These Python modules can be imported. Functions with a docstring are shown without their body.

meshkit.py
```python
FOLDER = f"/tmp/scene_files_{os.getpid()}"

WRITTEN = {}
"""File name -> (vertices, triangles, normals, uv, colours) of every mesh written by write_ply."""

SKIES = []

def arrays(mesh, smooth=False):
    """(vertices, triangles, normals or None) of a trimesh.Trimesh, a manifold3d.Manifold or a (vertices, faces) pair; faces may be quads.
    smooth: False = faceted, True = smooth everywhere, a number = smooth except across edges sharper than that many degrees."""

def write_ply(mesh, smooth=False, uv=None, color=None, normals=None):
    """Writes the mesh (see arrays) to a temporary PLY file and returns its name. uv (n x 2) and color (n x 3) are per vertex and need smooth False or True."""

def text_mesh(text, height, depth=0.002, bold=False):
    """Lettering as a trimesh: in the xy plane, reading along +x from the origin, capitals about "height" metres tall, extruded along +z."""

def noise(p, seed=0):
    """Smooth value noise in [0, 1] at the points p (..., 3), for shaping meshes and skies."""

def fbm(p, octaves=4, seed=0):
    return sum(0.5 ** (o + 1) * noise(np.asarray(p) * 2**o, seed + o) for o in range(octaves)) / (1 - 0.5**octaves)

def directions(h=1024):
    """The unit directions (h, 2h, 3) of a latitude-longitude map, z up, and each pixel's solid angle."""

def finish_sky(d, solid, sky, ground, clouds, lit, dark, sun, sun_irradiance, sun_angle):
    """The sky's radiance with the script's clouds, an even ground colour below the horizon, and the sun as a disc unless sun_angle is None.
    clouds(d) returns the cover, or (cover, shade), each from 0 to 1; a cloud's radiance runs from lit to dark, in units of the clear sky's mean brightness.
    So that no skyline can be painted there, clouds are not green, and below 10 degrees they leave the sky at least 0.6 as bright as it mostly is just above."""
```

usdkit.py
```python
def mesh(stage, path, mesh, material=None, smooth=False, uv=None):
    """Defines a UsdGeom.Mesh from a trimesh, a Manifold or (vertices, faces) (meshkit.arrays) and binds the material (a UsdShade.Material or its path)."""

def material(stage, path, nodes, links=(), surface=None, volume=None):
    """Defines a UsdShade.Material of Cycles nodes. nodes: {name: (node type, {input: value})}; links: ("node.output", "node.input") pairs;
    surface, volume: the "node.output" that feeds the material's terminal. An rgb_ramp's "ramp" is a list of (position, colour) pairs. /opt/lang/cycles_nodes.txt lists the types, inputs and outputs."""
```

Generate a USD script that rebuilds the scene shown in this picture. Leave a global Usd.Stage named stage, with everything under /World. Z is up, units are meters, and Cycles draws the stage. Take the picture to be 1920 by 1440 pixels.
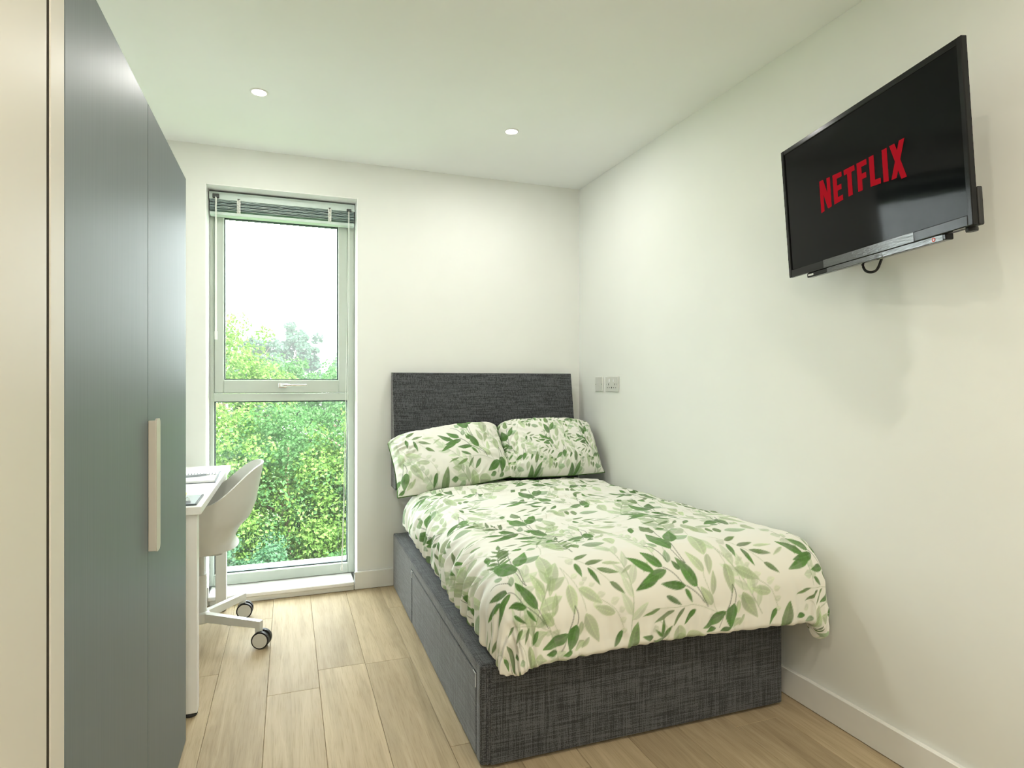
import math, random
import numpy as np, trimesh, shapely.geometry as sg
import usdkit, meshkit
from scipy.spatial.transform import Rotation as Rn
from pxr import Usd, UsdGeom, UsdLux, UsdShade, Sdf, Gf, Vt

stage = Usd.Stage.CreateInMemory()
UsdGeom.SetStageUpAxis(stage, UsdGeom.Tokens.z); UsdGeom.SetStageMetersPerUnit(stage, 1.0)
stage.SetDefaultPrim(UsdGeom.Xform.Define(stage, '/World').GetPrim())

# ------------------------------------------------------------------ camera, sky, sun, exposure
EXPOSURE = -0.46
SKY = 4.3            # overcast white sky
SUN = 3300.0            # soft sun from behind the building on to the trees
LAMP = 4.2           # each recessed downlight
cam = UsdGeom.Camera.Define(stage, '/World/camera')
cam.CreateHorizontalApertureAttr(36.0); cam.CreateVerticalApertureAttr(27.0)
cam.CreateFocalLengthAttr(36.0*1145/1920)
cam.CreateClippingRangeAttr(Gf.Vec2f(0.05, 500.0))
cam.CreateExposureAttr(EXPOSURE)
_x = UsdGeom.Xformable(cam)
_x.AddTranslateOp().Set(Gf.Vec3d(-1.751, -3.531, 1.154))
_x.AddRotateZOp().Set(-20.1); _x.AddRotateXOp().Set(90.0)

dome = UsdLux.DomeLight.Define(stage, '/World/sky'); dome.CreateIntensityAttr(SKY); dome.CreateColorAttr(Gf.Vec3f(0.95, 0.985, 1.0))
sun = UsdLux.DistantLight.Define(stage, '/World/sun'); sun.CreateIntensityAttr(SUN); sun.CreateAngleAttr(4.0); sun.CreateColorAttr(Gf.Vec3f(1.0, 0.95, 0.82))
_s = UsdGeom.Xformable(sun); _s.AddRotateZOp().Set(28.0); _s.AddRotateXOp().Set(38.0)   # high, over the building's shoulder

# ------------------------------------------------------------------ helpers
used = {}
def numbered(path):
    n = used.get(path, 0); used[path] = n + 1
    return path if n == 0 else f'{path}_{n:03d}'
def setdata(p, label=None, cat=None, group=None, kind=None):
    for k, v in (('label', label), ('category', cat), ('group', group), ('kind', kind)):
        if v: p.SetCustomDataByKey(k, v)
def thing(name, label=None, cat=None, loc=(0, 0, 0), rz=0.0, group=None, kind=None, parent='/World'):
    path = numbered(f'{parent}/{name}')
    x = UsdGeom.Xform.Define(stage, path)
    if any(loc) or rz:
        x.AddTranslateOp().Set(Gf.Vec3d(*map(float, loc)))
        if rz: x.AddRotateZOp().Set(float(rz))
    setdata(x.GetPrim(), label, cat, group, kind)
    return path
def obj(name, mesh, mat, parent='/World', smooth=30, **data):
    if isinstance(mesh, list): mesh = trimesh.util.concatenate(mesh)
    path = numbered(f'{parent}/{name}')
    m = usdkit.mesh(stage, path, mesh, MAT[mat], smooth=smooth)
    setdata(m.GetPrim(), **data)
    return path
def hull(pts): return trimesh.convex.convex_hull(np.asarray(pts, float))
def cbox(x0, x1, y0, y1, z0, z1, c=0.0015):
    """a box with chamfered edges"""
    if x1 < x0: x0, x1 = x1, x0
    if y1 < y0: y0, y1 = y1, y0
    if z1 < z0: z0, z1 = z1, z0
    c = min(c, (x1-x0)*.4, (y1-y0)*.4, (z1-z0)*.4)
    if c <= 0:
        b = trimesh.creation.box([x1-x0, y1-y0, z1-z0]); b.apply_translation([(x0+x1)/2, (y0+y1)/2, (z0+z1)/2]); return b
    p = []
    for sx in (0, 1):
        for sy in (0, 1):
            for sz in (0, 1):
                X, Y, Z = (x0, x1)[sx], (y0, y1)[sy], (z0, z1)[sz]
                ix, iy, iz = (c, -c)[sx], (c, -c)[sy], (c, -c)[sz]
                p += [(X, Y+iy, Z+iz), (X+ix, Y, Z+iz), (X+ix, Y+iy, Z)]
    return hull(p)
def rbox(x0, x1, y0, y1, z0, z1, r, n=4):
    """a box with round edges"""
    p, a = [], np.linspace(0, np.pi/2, n)
    for th in a:
        for ph in a:
            d = np.array([np.sin(th)*np.cos(ph), np.sin(th)*np.sin(ph), np.cos(th)])*r
            for sx in (0, 1):
                for sy in (0, 1):
                    for sz in (0, 1):
                        p.append(((x0+r-d[0], x1-r+d[0])[sx], (y0+r-d[1], y1-r+d[1])[sy], (z0+r-d[2], z1-r+d[2])[sz]))
    return hull(p)
def tube(pts, r, sides=8, cap=True):
    p = np.asarray(pts, float); n = len(p)
    t = np.gradient(p, axis=0); t /= np.linalg.norm(t, axis=1, keepdims=True)+1e-12
    a = np.cross(t, [0, 0, 1.0]); bad = np.linalg.norm(a, axis=1) < .2
    a[bad] = np.cross(t[bad], [1.0, 0, 0]); a /= np.linalg.norm(a, axis=1, keepdims=True); b = np.cross(t, a)
    ang = np.arange(sides)*2*np.pi/sides
    rr = np.broadcast_to(r, (n,))
    v = (p[:, None]+rr[:, None, None]*(np.cos(ang)[None, :, None]*a[:, None]+np.sin(ang)[None, :, None]*b[:, None])).reshape(-1, 3)
    f = []
    for i in range(n-1):
        for j in range(sides):
            k = (j+1) % sides
            f += [(i*sides+j, i*sides+k, (i+1)*sides+k), (i*sides+j, (i+1)*sides+k, (i+1)*sides+j)]
    if cap:
        v = np.vstack([v, p[0], p[-1]])
        for j in range(sides):
            k = (j+1) % sides
            f += [(n*sides, k, j), (n*sides+1, (n-1)*sides+j, (n-1)*sides+k)]
    m = trimesh.Trimesh(v, f, process=False); m.fix_normals(); return m
def cyl(r, p0, p1, sides=24): 
    return trimesh.creation.cylinder(r, segment=[p0, p1], sections=sides)
def lathe(prof, sides=32):
    return trimesh.creation.revolve(np.asarray(prof, float), sections=sides)
def extrude(poly, depth): return trimesh.creation.extrude_polygon(poly, depth, engine='earcut')
def moved(m, R=None, t=(0, 0, 0)):
    m = m.copy(); M = np.eye(4)
    if R is not None: M[:3, :3] = R
    M[:3, 3] = t; m.apply_transform(M); return m
def grid_mesh(P, flip=False):
    n, m = P.shape[:2]
    i, j = np.meshgrid(np.arange(n-1), np.arange(m-1), indexing='ij')
    a = (i*m+j).ravel(); b = a+1; c = a+m+1; d = a+m
    f = np.vstack([np.c_[a, b, c], np.c_[a, c, d]])
    return P.reshape(-1, 3), (f[:, ::-1] if flip else f)

# ------------------------------------------------------------------ materials
MAT = {}
def mat(name, nodes, links, surface='p.BSDF'):
    MAT[name] = usdkit.material(stage, f'/World/Looks/{name}', nodes, links, surface=surface)
def plain(name, col, rough=.5, spec=.5, **kw):
    mat(name, {'p': ('principled_bsdf', {'base_color': col, 'roughness': rough, 'specular_ior_level': spec, **kw})}, [])
def speckled(name, col, rough=.5, spec=.5, scale=60, amt=.04, bump=0.0, bscale=300):
    """paint or plastic with a faint unevenness"""
    c1 = [x*(1-amt) for x in col]; c2 = [min(1, x*(1+amt)) for x in col]
    nodes = {'tc': ('texture_coordinate', {}), 'n': ('noise_texture', {'scale': scale, 'detail': 4.0}), 'r': ('rgb_ramp', {'ramp': [(.3, c1), (.7, c2)]}),
             'p': ('principled_bsdf', {'roughness': rough, 'specular_ior_level': spec})}
    links = [('tc.object', 'n.vector'), ('n.fac', 'r.fac'), ('r.color', 'p.base_color')]
    if bump:
        nodes |= {'n2': ('noise_texture', {'scale': bscale, 'detail': 3.0}), 'b': ('bump', {'strength': bump, 'distance': .001})}
        links += [('tc.object', 'n2.vector'), ('n2.fac', 'b.height'), ('b.normal', 'p.normal')]
    mat(name, nodes, links)

speckled('wall_paint', (.835, .85, .815), .6, .3, 3, .012, .12, 500)
speckled('ceiling_paint', (.92, .935, .925), .7, .2, 3, .01)
speckled('trim_white', (.83, .83, .80), .35, .4, 20, .01)
speckled('reveal_white', (.93, .93, .93), .4, .4, 20, .01)
speckled('window_frame', (.52, .57, .515), .35, .5, 20, .01)
plain('gasket', (.05, .08, .085), .5)
speckled('sill_white', (.88, .88, .87), .3, .5, 20, .01)
speckled('cream_panel', (.69, .665, .595), .45, .4, 5, .012)
plain('dark_gap', (.03, .02, .01), .8)
speckled('desk_white', (.86, .86, .84), .35, .5, 20, .01)
speckled('chair_plastic', (.70, .70, .66), .45, .4, 30, .012)
speckled('chair_metal', (.72, .73, .70), .4, .5, 40, .01)
plain('black_rubber', (.012, .012, .012), .55)
plain('black_gloss', (.005, .0055, .006), .14, .25)
plain('black_matt', (.012, .012, .012), .5)
mat('film', {'tc': ('texture_coordinate', {}), 'mp': ('mapping', {'rotation': (0, 0, .4), 'scale': (60, 22, 160)}), 'n': ('noise_texture', {'scale': 1.0, 'detail': 3.0, 'distortion': 1.5}), 'b': ('bump', {'strength': .55, 'distance': .002}),
    'p': ('principled_bsdf', {'base_color': (.03, .034, .037), 'roughness': .12, 'specular_ior_level': 1.0})}, [('tc.object', 'mp.vector'), ('mp.vector', 'n.vector'), ('n.fac', 'b.height'), ('b.normal', 'p.normal')])
plain('screen_glass', (.002, .0025, .003), .06, .12)
plain('slot_dark', (.06, .065, .06), .6)
plain('socket_plastic', (.66, .67, .63), .3)
plain('steel', (.62, .63, .63), .3, .5, metallic=1.0)
plain('chrome', (.75, .76, .77), .15, .5, metallic=1.0)
plain('handle_beige', (.60, .565, .50), .4)
speckled('blind_white', (.62, .72, .68), .4, .5, 40, .02)
speckled('slat_metal', (.55, .68, .67), .35, .5, 40, .02)
plain('cord_white', (.82, .84, .80), .6)
plain('paper', (.84, .85, .86), .7)
plain('cover_slate', (.10, .12, .14), .5)
plain('clear_blue', (.55, .64, .70), .25)
plain('pen_grey', (.35, .38, .42), .3)
plain('yellow_plastic', (.85, .68, .06), .4)
plain('mattress_white', (.72, .76, .82), .8)
plain('green_piping', (.06, .14, .035), .7)
plain('zip_white', (.8, .82, .82), .4)
plain('bark', (.18, .13, .09), .9)
plain('concrete', (.45, .46, .43), .9)
speckled('grass', (.08, .14, .04), .9, .1, 2, .3)
mat('lens_lit', {'e': ('emission', {'color': (1, .96, .88), 'strength': 30.0})}, [], 'e.emission')
mat('logo_red', {'e': ('emission', {'color': (.55, .014, .024), 'strength': .85})}, [], 'e.emission')
mat('led_red', {'e': ('emission', {'color': (.9, .12, .08), 'strength': .8})}, [], 'e.emission')
# window panes: mostly clear, with a Fresnel reflection
mat('pane_glass', {'t': ('transparent_bsdf', {'color': (.95, .985, .97)}), 'g': ('glossy_bsdf', {'color': (1, 1, 1), 'roughness': .0}), 'w': ('layer_weight', {'blend': .5}), 'p5': ('math', {'math_type': 'power', 'value2': 5.0}),
    'ma': ('math', {'math_type': 'multiply_add', 'value2': .96, 'value3': .035}), 'm': ('mix_closure', {})},
    [('w.facing', 'p5.value1'), ('p5.value', 'ma.value1'), ('ma.value', 'm.fac'), ('t.BSDF', 'm.closure1'), ('g.BSDF', 'm.closure2')], 'm.closure')

# satin grey wardrobe doors with a faint vertical grain
mat('door_grey', {'tc': ('texture_coordinate', {}), 'mp': ('mapping', {'scale': (60, 60, .7)}), 'n': ('noise_texture', {'scale': 6.0, 'detail': 5.0, 'roughness': .6}),
    'r': ('rgb_ramp', {'ramp': [(.25, (.130, .160, .172)), (.75, (.155, .187, .199))]}), 'b': ('bump', {'strength': .12, 'distance': .0008}),
    'p': ('principled_bsdf', {'roughness': .47, 'specular_ior_level': .35})},
    [('tc.object', 'mp.vector'), ('mp.vector', 'n.vector'), ('n.fac', 'r.fac'), ('r.color', 'p.base_color'), ('n.fac', 'b.height'), ('b.normal', 'p.normal')])

# oak planks: long grain, darker pores, tone differing from board to board
def oak(name, a, b, off):
    mat(name, {'tc': ('texture_coordinate', {}), 'oi': ('object_info', {}), 'rv': ('combine_xyz', {'x': off, 'z': 0.0}), 'rm': ('math', {'math_type': 'multiply', 'value2': 37.0}),
        'ad': ('vector_math', {'math_type': 'add'}),
        'm1': ('mapping', {'scale': (26, 1.6, 26)}), 'n1': ('noise_texture', {'scale': 1.0, 'detail': 5.0, 'roughness': .6, 'distortion': 1.2}),
        'm2': ('mapping', {'scale': (240, 9, 240)}), 'n2': ('noise_texture', {'scale': 1.0, 'detail': 3.0}),
        'm3': ('mapping', {'scale': (5, 1.3, 5)}), 'n3': ('noise_texture', {'scale': 1.0, 'detail': 2.0}),
        'r1': ('rgb_ramp', {'ramp': [(.25, [x*.80 for x in a]), (.5, a), (.75, b)]}), 'r2': ('rgb_ramp', {'ramp': [(.25, (.78, .75, .70)), (.5, (1, 1, 1))]}),
        'r3': ('rgb_ramp', {'ramp': [(.3, (.88, .86, .83)), (.7, (1.06, 1.06, 1.05))]}),
        'x1': ('mix', {'mix_type': 'multiply', 'fac': .8}), 'x2': ('mix', {'mix_type': 'multiply', 'fac': 1.0}),
        'b': ('bump', {'strength': .15, 'distance': .0006}), 'p': ('principled_bsdf', {'roughness': .55, 'specular_ior_level': .18})},
        [('tc.object', 'ad.vector1'), ('oi.random', 'rm.value1'), ('rm.value', 'rv.y'), ('rv.vector', 'ad.vector2'),
         ('ad.vector', 'm1.vector'), ('ad.vector', 'm2.vector'), ('ad.vector', 'm3.vector'), ('m1.vector', 'n1.vector'), ('m2.vector', 'n2.vector'), ('m3.vector', 'n3.vector'),
         ('n1.fac', 'r1.fac'), ('n2.fac', 'r2.fac'), ('n3.fac', 'r3.fac'), ('r1.color', 'x1.color1'), ('r2.color', 'x1.color2'), ('x1.color', 'x2.color1'), ('r3.color', 'x2.color2'),
         ('x2.color', 'p.base_color'), ('n2.fac', 'b.height'), ('b.normal', 'p.normal')])
OAKS = []
for k, g in enumerate((1.0, .95, 1.05, .98, .91)):
    n = f'oak_{k}'; OAKS.append(n)
    oak(n, (.49*g, .39*g, .255*g), (.57*g, .465*g, .315*g), k*3.7)

# charcoal woven linen: slubby threads along each direction
def weave(name, dark, light):
    nodes = {'tc': ('texture_coordinate', {}), 'p': ('principled_bsdf', {'roughness': .9, 'specular_ior_level': .15, 'sheen_weight': .25, 'sheen_roughness': .5}), 'b': ('bump', {'strength': .35, 'distance': .001}),
             'r': ('rgb_ramp', {'ramp': [(.34, dark), (.5, [(a+b)/2 for a, b in zip(dark, light)]), (.68, light)]}), 'a1': ('math', {'math_type': 'add'}), 'a2': ('math', {'math_type': 'add'}), 'd': ('math', {'math_type': 'divide', 'value2': 3.0})}
    links = [('n0.fac', 'a1.value1'), ('n1.fac', 'a1.value2'), ('a1.value', 'a2.value1'), ('n2.fac', 'a2.value2'), ('a2.value', 'd.value1'), ('d.value', 'mr.value'), ('mr.result', 'r.fac'), ('r.color', 'p.base_color'), ('d.value', 'b.height'), ('b.normal', 'p.normal')]
    nodes['mr'] = ('map_range', {'from_min': .38, 'from_max': .62, 'to_min': 0.0, 'to_max': 1.0, 'clamp': True})
    for k, sc in enumerate(((9, 300, 300), (300, 9, 300), (300, 300, 9))):
        nodes[f'm{k}'] = ('mapping', {'scale': sc}); nodes[f'n{k}'] = ('noise_texture', {'scale': 1.0, 'detail': 2.0, 'roughness': .6})
        links += [('tc.object', f'm{k}.vector'), (f'm{k}.vector', f'n{k}.vector')]
    mat(name, nodes, links)
weave('linen_charcoal', (.030, .032, .035), (.105, .11, .117))

# printed cotton: the print is a mesh attribute, fine weave in the bump
mat('printed_cotton', {'a': ('attribute', {'attribute': 'print'}), 'tc': ('texture_coordinate', {}), 'n': ('noise_texture', {'scale': 420.0, 'detail': 2.0}), 'b': ('bump', {'strength': .08, 'distance': .0006}),
    'p': ('principled_bsdf', {'roughness': .85, 'specular_ior_level': .15, 'sheen_weight': .12})},
    [('a.color', 'p.base_color'), ('tc.object', 'n.vector'), ('n.fac', 'b.height'), ('b.normal', 'p.normal')])

def leafmat(name, stops, trans=.5):
    """foliage: tone varies from leaf to leaf, light comes through"""
    mat(name, {'g': ('geometry', {}), 'r': ('rgb_ramp', {'ramp': stops}), 'd': ('principled_bsdf', {'roughness': .55, 'specular_ior_level': .3}), 't': ('translucent_bsdf', {}), 'm': ('mix_closure', {'fac': trans})},
        [('g.random_per_island', 'r.fac'), ('r.color', 'd.base_color'), ('r.color', 't.color'), ('d.BSDF', 'm.closure1'), ('t.BSDF', 'm.closure2')], 'm.closure')
leafmat('leaf_green', [(0, (.055, .14, .045)), (.45, (.125, .235, .07)), (.8, (.25, .36, .10)), (1, (.44, .48, .15))])
leafmat('leaf_yellow', [(0, (.11, .21, .045)), (.4, (.28, .37, .07)), (.8, (.50, .54, .07)), (1, (.62, .57, .12))])
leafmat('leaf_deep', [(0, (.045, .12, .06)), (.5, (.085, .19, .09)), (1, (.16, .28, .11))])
leafmat('leaf_far', [(0, (.05, .11, .07)), (.5, (.08, .15, .09)), (1, (.12, .20, .11))])

# ================================================================== the room
X0, Y0, H = -2.65, -5.3, 2.4          # left wall, wall behind the camera, ceiling
WX0, WX1, WZ0, WZ1, RD = -2.158, -1.384, 0.05, 2.2, 0.145   # window opening and depth of the reveal
def wall_plane(name, pts_outer, hole, axis, a, b):
    poly = sg.Polygon(pts_outer, [hole] if hole else None)
    m = extrude(poly, abs(b-a))
    return m
# back wall with the window opening (drawn in x,z, thickened along +y)
def upright_y(poly, y0, y1):
    m = extrude(poly, y1-y0); v = m.vertices.copy(); m.vertices = np.c_[v[:, 0], y1-v[:, 2], v[:, 1]]; m.fix_normals(); return m
def upright_x(poly, x0, x1):
    m = extrude(poly, x1-x0); v = m.vertices.copy(); m.vertices = np.c_[x0+v[:, 2], v[:, 0], v[:, 1]]; m.fix_normals(); return m
hole1 = [(WX0, WZ0-.03), (WX1, WZ0-.03), (WX1, WZ1), (WX0, WZ1)]
obj('wall_back', upright_y(sg.Polygon([(X0-.2, -.05), (.2, -.05), (.2, H+.1), (X0-.2, H+.1)], [hole1]), 0, .30), 'wall_paint', smooth=False, kind='structure')
obj('wall_right', cbox(0, .2, Y0-.2, 0, -.05, H+.1, 0), 'wall_paint', smooth=False, kind='structure')
L2 = (-1.26, -.62, 1.05, 1.52)         # second window, in the left wall over the desk: y0, y1, z0, z1
hole2 = [(L2[0], L2[2]), (L2[1], L2[2]), (L2[1], L2[3]), (L2[0], L2[3])]
obj('wall_left', upright_x(sg.Polygon([(Y0-.2, -.05), (0, -.05), (0, H+.1), (Y0-.2, H+.1)], [hole2]), X0-.25, X0), 'wall_paint', smooth=False, kind='structure')
obj('wall_front', cbox(X0, 0, Y0-.2, Y0, -.05, H+.1, 0), 'wall_paint', smooth=False, kind='structure')
obj('ceiling', cbox(X0, 0, Y0, 0, H, H+.1, 0), 'ceiling_paint', smooth=False, kind='structure')

# floor: oak planks, each its own piece, over a dark underlay
fl = thing('floor', kind='structure')
obj('underlay', cbox(X0, 0, Y0, 0, -.05, -.0125, 0), 'dark_gap', fl, smooth=False)
rng = random.Random(11)
PW, PL = .1862, 1.28
starts = {0: -.54, 1: -.20, 2: -.83, 3: -.02, 4: -.60, 5: -.36, 6: -.96, 7: -.70, 8: -1.1, 9: -.30, 10: -.85}
for k in range(-1, 15):
    xr = -.15-PW*k; xl = xr-PW
    xr, xl = min(xr, 0), max(xl, X0)
    if xr-xl < .01: continue
    y = starts.get(k, rng.uniform(-1.2, 0))
    if k == -1: y = -1.36
    if k == 0: y = -1.86
    if k == 7: y = -.95
    cuts = [0.0]
    while y < -.01 and y > Y0: cuts.append(y); y -= PL
    if cuts[1:] and cuts[1] < -PL: cuts = [0.0, cuts[1]+PL]+cuts[1:]
    cuts.append(Y0)
    for a, b in zip(cuts, cuts[1:]):
        if a-b < .02: continue
        obj('plank', cbox(xl+.0004, xr-.0004, b+.0004, a-.0004, -.012, 0, .0011), OAKS[rng.randrange(5)], fl, smooth=False)

# skirting boards
def skirt(x0, x1, y0, y1): return cbox(x0, x1, y0, y1, .0015, .099, .002)
obj('baseboard_right', skirt(-.018, 0, Y0+.02, -.02), 'trim_white', kind='structure')
bb = thing('baseboard_back', kind='structure')
obj('board', skirt(-1.403, -.019, -.018, 0), 'trim_white', bb); obj('board', skirt(X0+.019, -2.14, -.018, 0), 'trim_white', bb)
obj('baseboard_left', skirt(X0, X0+.018, Y0+.02, -.02), 'trim_white', kind='structure')
obj('baseboard_front', skirt(X0+.02, -.02, Y0, Y0+.018), 'trim_white', kind='structure')

# ---- window 1: tall, frame set back in a white reveal
w1 = thing('window_1', kind='structure')
e = .004
obj('reveal', [cbox(WX0-.001, WX0+e, .0005, RD+.02, WZ0, WZ1, 0), cbox(WX1-e, WX1+.001, .0005, RD+.02, WZ0, WZ1, 0), cbox(WX0, WX1, .0005, RD+.02, WZ1-e, WZ1+.001, 0)], 'reveal_white', w1, smooth=False)
obj('sill_board', cbox(WX0+.012, WX1-.022, -.030, RD+.02, .028, .050, .004), 'sill_white', w1)
obj('sill_apron', [cbox(WX0+.020, WX1-.024, -.020, -.001, .0015, .027, .002)], 'trim_white', w1)
FY0, FY1 = RD, RD+.075
fx0, fx1 = WX0+e, WX1-e
def ring(x0, x1, z0, z1, l, r, b, t, y0, y1, c=.004):
    return [cbox(x0, x0+l, y0, y1, z0, z1, c), cbox(x1-r, x1, y0, y1, z0, z1, c), cbox(x0+l-.002, x1-r+.002, y0+.0006, y1, z0, z0+b, c), cbox(x0+l-.002, x1-r+.002, y0+.0006, y1, z1-t, z1, c)]
obj('outer_frame', ring(fx0, fx1, .052, WZ1-e, .0215, .0375, .058, .03, FY0, FY1), 'window_frame', w1)
obj('transom', cbox(fx0+.02, fx1-.036, FY0+.0012, FY1, 1.0585, 1.101, .003), 'window_frame', w1)
sx0, sx1, sz0, sz1 = fx0+.0225, fx1-.0385, 1.103, 2.165
sash = obj('sash', ring(sx0, sx1, sz0, sz1, .0475, .0525, .074, .095, FY0+.004, FY1-.006, .005), 'window_frame', w1)
g1 = (sx0+.0475, sx1-.0525, sz0+.074, sz1-.095)
g2 = (fx0+.0215, fx1-.0375, .110, 1.0585)
for g in (g1, g2):
    obj('gasket', ring(g[0]+.0005, g[1]-.0005, g[2]+.0005, g[3]-.0005, .005, .005, .005, .006, FY0+.030, FY0+.050, .001), 'gasket', w1)
    obj('pane', cbox(g[0]+.003, g[1]-.003, FY0+.038, FY0+.042, g[2]+.003, g[3]-.003, 0), 'pane_glass', w1, smooth=False)
hd = obj('handle', [tube([(-1.790, FY0-.030, 1.146), (-1.775, FY0-.036, 1.147), (-1.72, FY0-.037, 1.147), (-1.655, FY0-.034, 1.148)], [.0075, .008, .007, .0055], 10)], 'chrome', w1, smooth=60)
obj('handle_base', [rbox(-1.805, -1.760, FY0-.008, FY0+.005, 1.132, 1.160, .004), cyl(.008, (-1.782, FY0-.034, 1.146), (-1.782, FY0-.004, 1.146), 16)], 'chrome', w1)
obj('outside_sill', hull([(fx0, FY1-.01, .03), (fx1, FY1-.01, .03), (fx0, FY1-.01, .115), (fx1, FY1-.01, .115), (fx0, .40, .03), (fx1, .40, .03), (fx0, .40, .085), (fx1, .40, .085)]), 'sill_white', w1, smooth=False)

# ---- window 2: over the desk, hidden from here by the wardrobe
w2 = thing('window_2', kind='structure')
def ring_x(y0, y1, z0, z1, w, x0, x1, c=.004):
    return [cbox(x0, x1, y0, y0+w, z0, z1, c), cbox(x0, x1, y1-w, y1, z0, z1, c), cbox(x0, x1, y0+w, y1-w, z0, z0+w, c), cbox(x0, x1, y0+w, y1-w, z1-w, z1, c)]
obj('outer_frame', ring_x(*L2, .06, X0-.21, X0-.145), 'window_frame', w2)
obj('pane', cbox(X0-.18, X0-.176, L2[0]+.055, L2[1]-.055, L2[2]+.055, L2[3]-.055, 0), 'pane_glass', w2, smooth=False)
obj('sill_board', cbox(X0-.14, X0+.02, L2[0]+.003, L2[1]-.003, L2[2], L2[2]+.02, .004), 'sill_white', w2)

# ================================================================== blinds
b1 = thing('venetian_blind', 'raised venetian blind bunched at the top of the tall window', 'blind')
bx0, bx1, by0, by1 = -2.150, -1.392, .088, .138
obj('headrail', [cbox(bx0, bx1, by0, by0+.004, 2.146, 2.186, .001), cbox(bx0, bx1, by1-.004, by1, 2.146, 2.186, .001), cbox(bx0, bx1, by0+.003, by1-.003, 2.146, 2.149, .0005)], 'blind_white', b1)
def slat(x0, x1, yc, z, w, tilt, crown=.003):
    n = 5; a = np.linspace(-w/2, w/2, n); zz = crown*(1-(2*a/w)**2)
    prof = np.c_[np.r_[a, a[::-1]], np.r_[zz+.0004, zz[::-1]-.0010]]
    c, s = math.cos(tilt), math.sin(tilt); p = prof@np.array([[c, s], [-s, c]])
    v = np.vstack([np.c_[np.full(2*n, x), yc+p[:, 0], z+p[:, 1]] for x in (x0, x1)]); m = 2*n; f = []
    for i in range(m):
        j = (i+1) % m; f += [(i, j, m+j), (i, m+j, m+i)]
    for i in range(n-1):
        for o in (0, m): f += [(o+i, o+i+1, o+m-2-i), (o+i, o+m-2-i, o+m-1-i)]
    t = trimesh.Trimesh(v, f, process=False); t.fix_normals(); return t
sr = random.Random(4)
for k in range(13):
    obj('slat', slat(bx0+.003, bx1-.003, (by0+by1)/2+sr.uniform(-.001, .001), 2.142-.0042*k-(.003 if k % 4 == 3 else 0), .046, sr.uniform(-.04, .02)), 'slat_metal', b1, smooth=False)
obj('bottom_rail', rbox(bx0+.002, bx1-.002, by0-.001, by1, 2.062, 2.080, .005), 'blind_white', b1)
for xx in (-2.0045, -1.531):           # ladder cords bunched in front of the slats
    pts = []
    for q in range(26): pts.append((xx+.009*math.sin(q*2.3)+sr.uniform(-.002, .002), by0-.004-.003*math.cos(q*1.7), 2.150-.0030*q))
    obj('ladder_cord', [tube(pts, .0022, 5), cbox(xx-.009, xx+.009, by0-.003, by0-.0012, 2.076, 2.152, .0005)], 'cord_white', b1)
for xx in (-2.0045, -1.531): obj('cord_guide', cbox(xx-.006, xx+.006, by0-.003, by0+.001, 2.146, 2.156, .001), 'slot_dark', b1)
obj('wand_bracket', [cbox(-2.132, -2.100, by0-.014, by0+.001, 2.150, 2.172, .002)], 'slot_dark', b1)
wd = obj('tilt_wand', tube([(-2.1155, by0-.010, 2.158), (-2.1155, by0-.012, 1.9), (-2.1155, by0-.012, 1.42)], .0045, 8), 'cord_white', b1, smooth=60)
obj('wand_tip', cyl(.0072, (-2.1155, by0-.012, 1.392), (-2.1155, by0-.012, 1.436), 12), 'cord_white', wd)
obj('cord_lock', cbox(-1.438, -1.412, by0-.010, by0+.001, 2.142, 2.158, .002), 'slot_dark', b1)
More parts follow.
